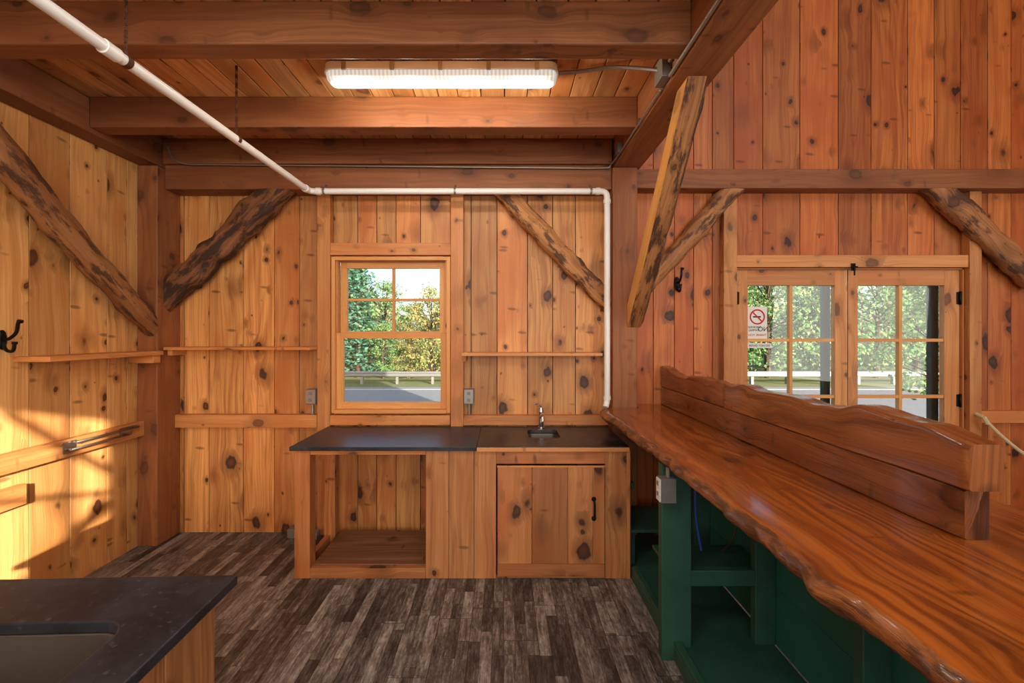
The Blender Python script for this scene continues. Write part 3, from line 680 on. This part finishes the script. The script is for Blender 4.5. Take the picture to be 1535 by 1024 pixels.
def treemesh(name, kind, seed, H=8.0):
    rnd = random.Random(seed); b = B(name)
    def leaf(c, s, nrm, m):
        a = Vector((rnd.gauss(0,1), rnd.gauss(0,1), rnd.gauss(0,1))).normalized(); q = a.cross(nrm)
        if q.length < .01: return
        q.normalize(); a = q.cross(nrm).normalized()
        vs = [b.bm.verts.new(c+a*s*x+q*s*y*.6) for x, y in ((-1,0),(-.2,-1),(1,0),(-.2,1))]
        b.face(vs, [(0,0),(1,0),(1,1),(0,1)], m, (rnd.random(), rnd.random(), 0), False)
    if kind == 'pine':
        b.tube([(0,0,0),(0,.03,H*.5),(0,0,H)], [.16,.1,.02], 'bark', 8)
        lv = 17
        for i in range(lv):
            tt = .10+.88*i/lv; R = (1-tt)**.8*H*.30+.25
            nb = 8
            for k in range(nb):
                a = 2*math.pi*(k/nb)+i*.7+rnd.uniform(-.2,.2); L = R*rnd.uniform(.6,1.15)
                p0 = Vector((0,0,H*tt)); p1 = p0+Vector((math.cos(a)*L, math.sin(a)*L, -.05*L+.1))
                b.tube([p0,p1], [.03,.008], 'bark', 4, False)
                for j in range(20):
                    c = p0.lerp(p1, rnd.uniform(.15,1.05))+Vector((rnd.gauss(0,.2), rnd.gauss(0,.2), rnd.gauss(0,.12)))
                    leaf(c, rnd.uniform(.10,.2), Vector((rnd.gauss(0,.7), rnd.gauss(0,.7), 1)).normalized(), 'needle')
    else:
        m = 'leaf' if kind == 'green' else 'leaf2'
        b.tube([(0,0,0),(.1,0,H*.3),(0,.1,H*.7)], [.16,.12,.04], 'bark', 8)
        for k in range(46):
            a = rnd.uniform(0, 2*math.pi); hz = rnd.uniform(.10,.97); R = H*.30*math.sin(math.pi*min(1,(hz*.86+.12)))**.6*rnd.uniform(.35,1)
            c = Vector((math.cos(a)*R, math.sin(a)*R, H*hz))
            b.tube([Vector((0,0,max(.3, H*hz*.72))), c], [.045,.01], 'bark', 4, False)
            rr = rnd.uniform(.5,.95)
            for j in range(80):
                dv = Vector((rnd.gauss(0,1), rnd.gauss(0,1), rnd.gauss(0,.75))).normalized()*rr*rnd.uniform(.4,1.05)
                leaf(c+dv, rnd.uniform(.07,.14), (dv.normalized()+Vector((rnd.gauss(0,.5), rnd.gauss(0,.5), .4))).normalized(), m)
    ob = b.done(); me = ob.data; bpy.data.objects.remove(ob); return me
meshes = {'pine': treemesh('pine_tree', 'pine', 1), 'green': treemesh('deciduous_tree', 'green', 2), 'green2': treemesh('deciduous_tree', 'green', 3), 'autumn': treemesh('deciduous_tree', 'autumn', 4)}
rt = random.Random(5)
def tree(kind, x, y, s, z=GZ-.05):
    o = bpy.data.objects.new('pine_tree' if kind == 'pine' else 'deciduous_tree', meshes[kind]); COL.objects.link(o)
    o.location = (x, y, z); o.rotation_euler = (0, 0, rt.uniform(0, 6.28)); o.scale = (s*rt.uniform(.95,1.15), s, s)
for a in (('pine',-9.4,27.6,.93),('green2',-8.0,28.6,.80),('autumn',-4.7,28,.76),('green',-6.5,29.5,.62),('pine',-10.6,30,1.0),('autumn',-3.2,28.5,.8),('green2',-7.6,27,.45),('autumn',-5.8,27,.42),('green2',-12,29,.95)): tree(*a)
x = -26
while x < 62:
    tree(rt.choice(['green','green2','autumn','pine','green']), x, rt.uniform(33, 38), rt.uniform(.62, .8) if x < 6 else rt.uniform(1.1, 1.45)); x += rt.uniform(2.4, 3.4)
for x, y, s, k in ((14,27,1.0,'green'),(17,27.5,1.15,'green2'),(20.5,27.5,1.1,'green'),(24,27.5,1.15,'green'),(27,28,1.1,'green2'),(10.5,28,1.0,'pine'),(30,27.5,1.2,'green'),(12.6,12.2,.62,'green2')):
    tree(k, x, y, s)

# ------------------------------------------------------------------ light
W = bpy.data.worlds.new('sky'); S.world = W; W.use_nodes = True; nt = W.node_tree; nt.nodes.clear()
sky = nt.nodes.new('ShaderNodeTexSky'); sky.sky_type = 'NISHITA'; sky.sun_disc = False; sky.sun_elevation = math.radians(22); sky.sun_rotation = math.radians(150); sky.air_density = 1.0; sky.dust_density = 2.5
bg = nt.nodes.new('ShaderNodeBackground'); bg.inputs[1].default_value = .36; wo = nt.nodes.new('ShaderNodeOutputWorld')
nt.links.new(sky.outputs[0], bg.inputs[0]); nt.links.new(bg.outputs[0], wo.inputs[0])
def aim(o, d): o.rotation_euler = Vector(d).to_track_quat('-Z', 'Y').to_euler()
sl = bpy.data.lights.new('sun', 'SUN'); sl.energy = 14; sl.angle = math.radians(.5); sl.color = (1,.91,.78)
so = bpy.data.objects.new('sun', sl); COL.objects.link(so); aim(so, (-.6, 1, -.3))
def area(name, loc, d, sx, sy, en, col=(1,.97,.92)):
    l = bpy.data.lights.new(name, 'AREA'); l.shape = 'RECTANGLE'; l.size = sx; l.size_y = sy; l.energy = en; l.color = col
    o = bpy.data.objects.new(name, l); COL.objects.link(o); o.location = loc; aim(o, d)
area('rear_fill_light', (1.0, -2.7, 2.0), (-.05, 1, .12), 4.5, 2.2, 140)  # added soft fill behind the camera, no real source
area('upper_fill_light', (3.3, -.6, 5.2), (.1, .8, -.6), 2.5, 2.5, 80)  # added overhead fill for the tall right bay, not a fixture
area('left_bay_fill_light', (-.9, .3, 2.9), (-.1, .6, -.8), 1.6, .6, 26)  # unseen fill under the low ceiling, added to brighten the left bay
area('right_fill_light', (5.2, .5, 1.8), (-1, .35, .1), 2.2, 1.8, 36)  # added side fill from the right
for i in range(4):
    l = bpy.data.lights.new('fluorescent_tube_glow', 'POINT'); l.energy = 5.5; l.shadow_soft_size = .04; l.color = (1,.9,.74)
    o = bpy.data.objects.new('fluorescent_tube_glow', l); COL.objects.link(o); o.location = (-.85+i*.33, 2.45, 3.03)

cam = bpy.data.cameras.new('camera'); co = bpy.data.objects.new('camera', cam); COL.objects.link(co)
co.location = (0, 0, CAMZ); co.rotation_euler = (math.pi/2, 0, 0)
cam.sensor_width = 36; cam.lens = 640/1535*36; cam.shift_x = 12.5/1535; cam.shift_y = -12/1535; cam.clip_start = .03; cam.clip_end = 500
S.camera = co
S.view_settings.view_transform = 'Standard'; S.view_settings.exposure = 0.08
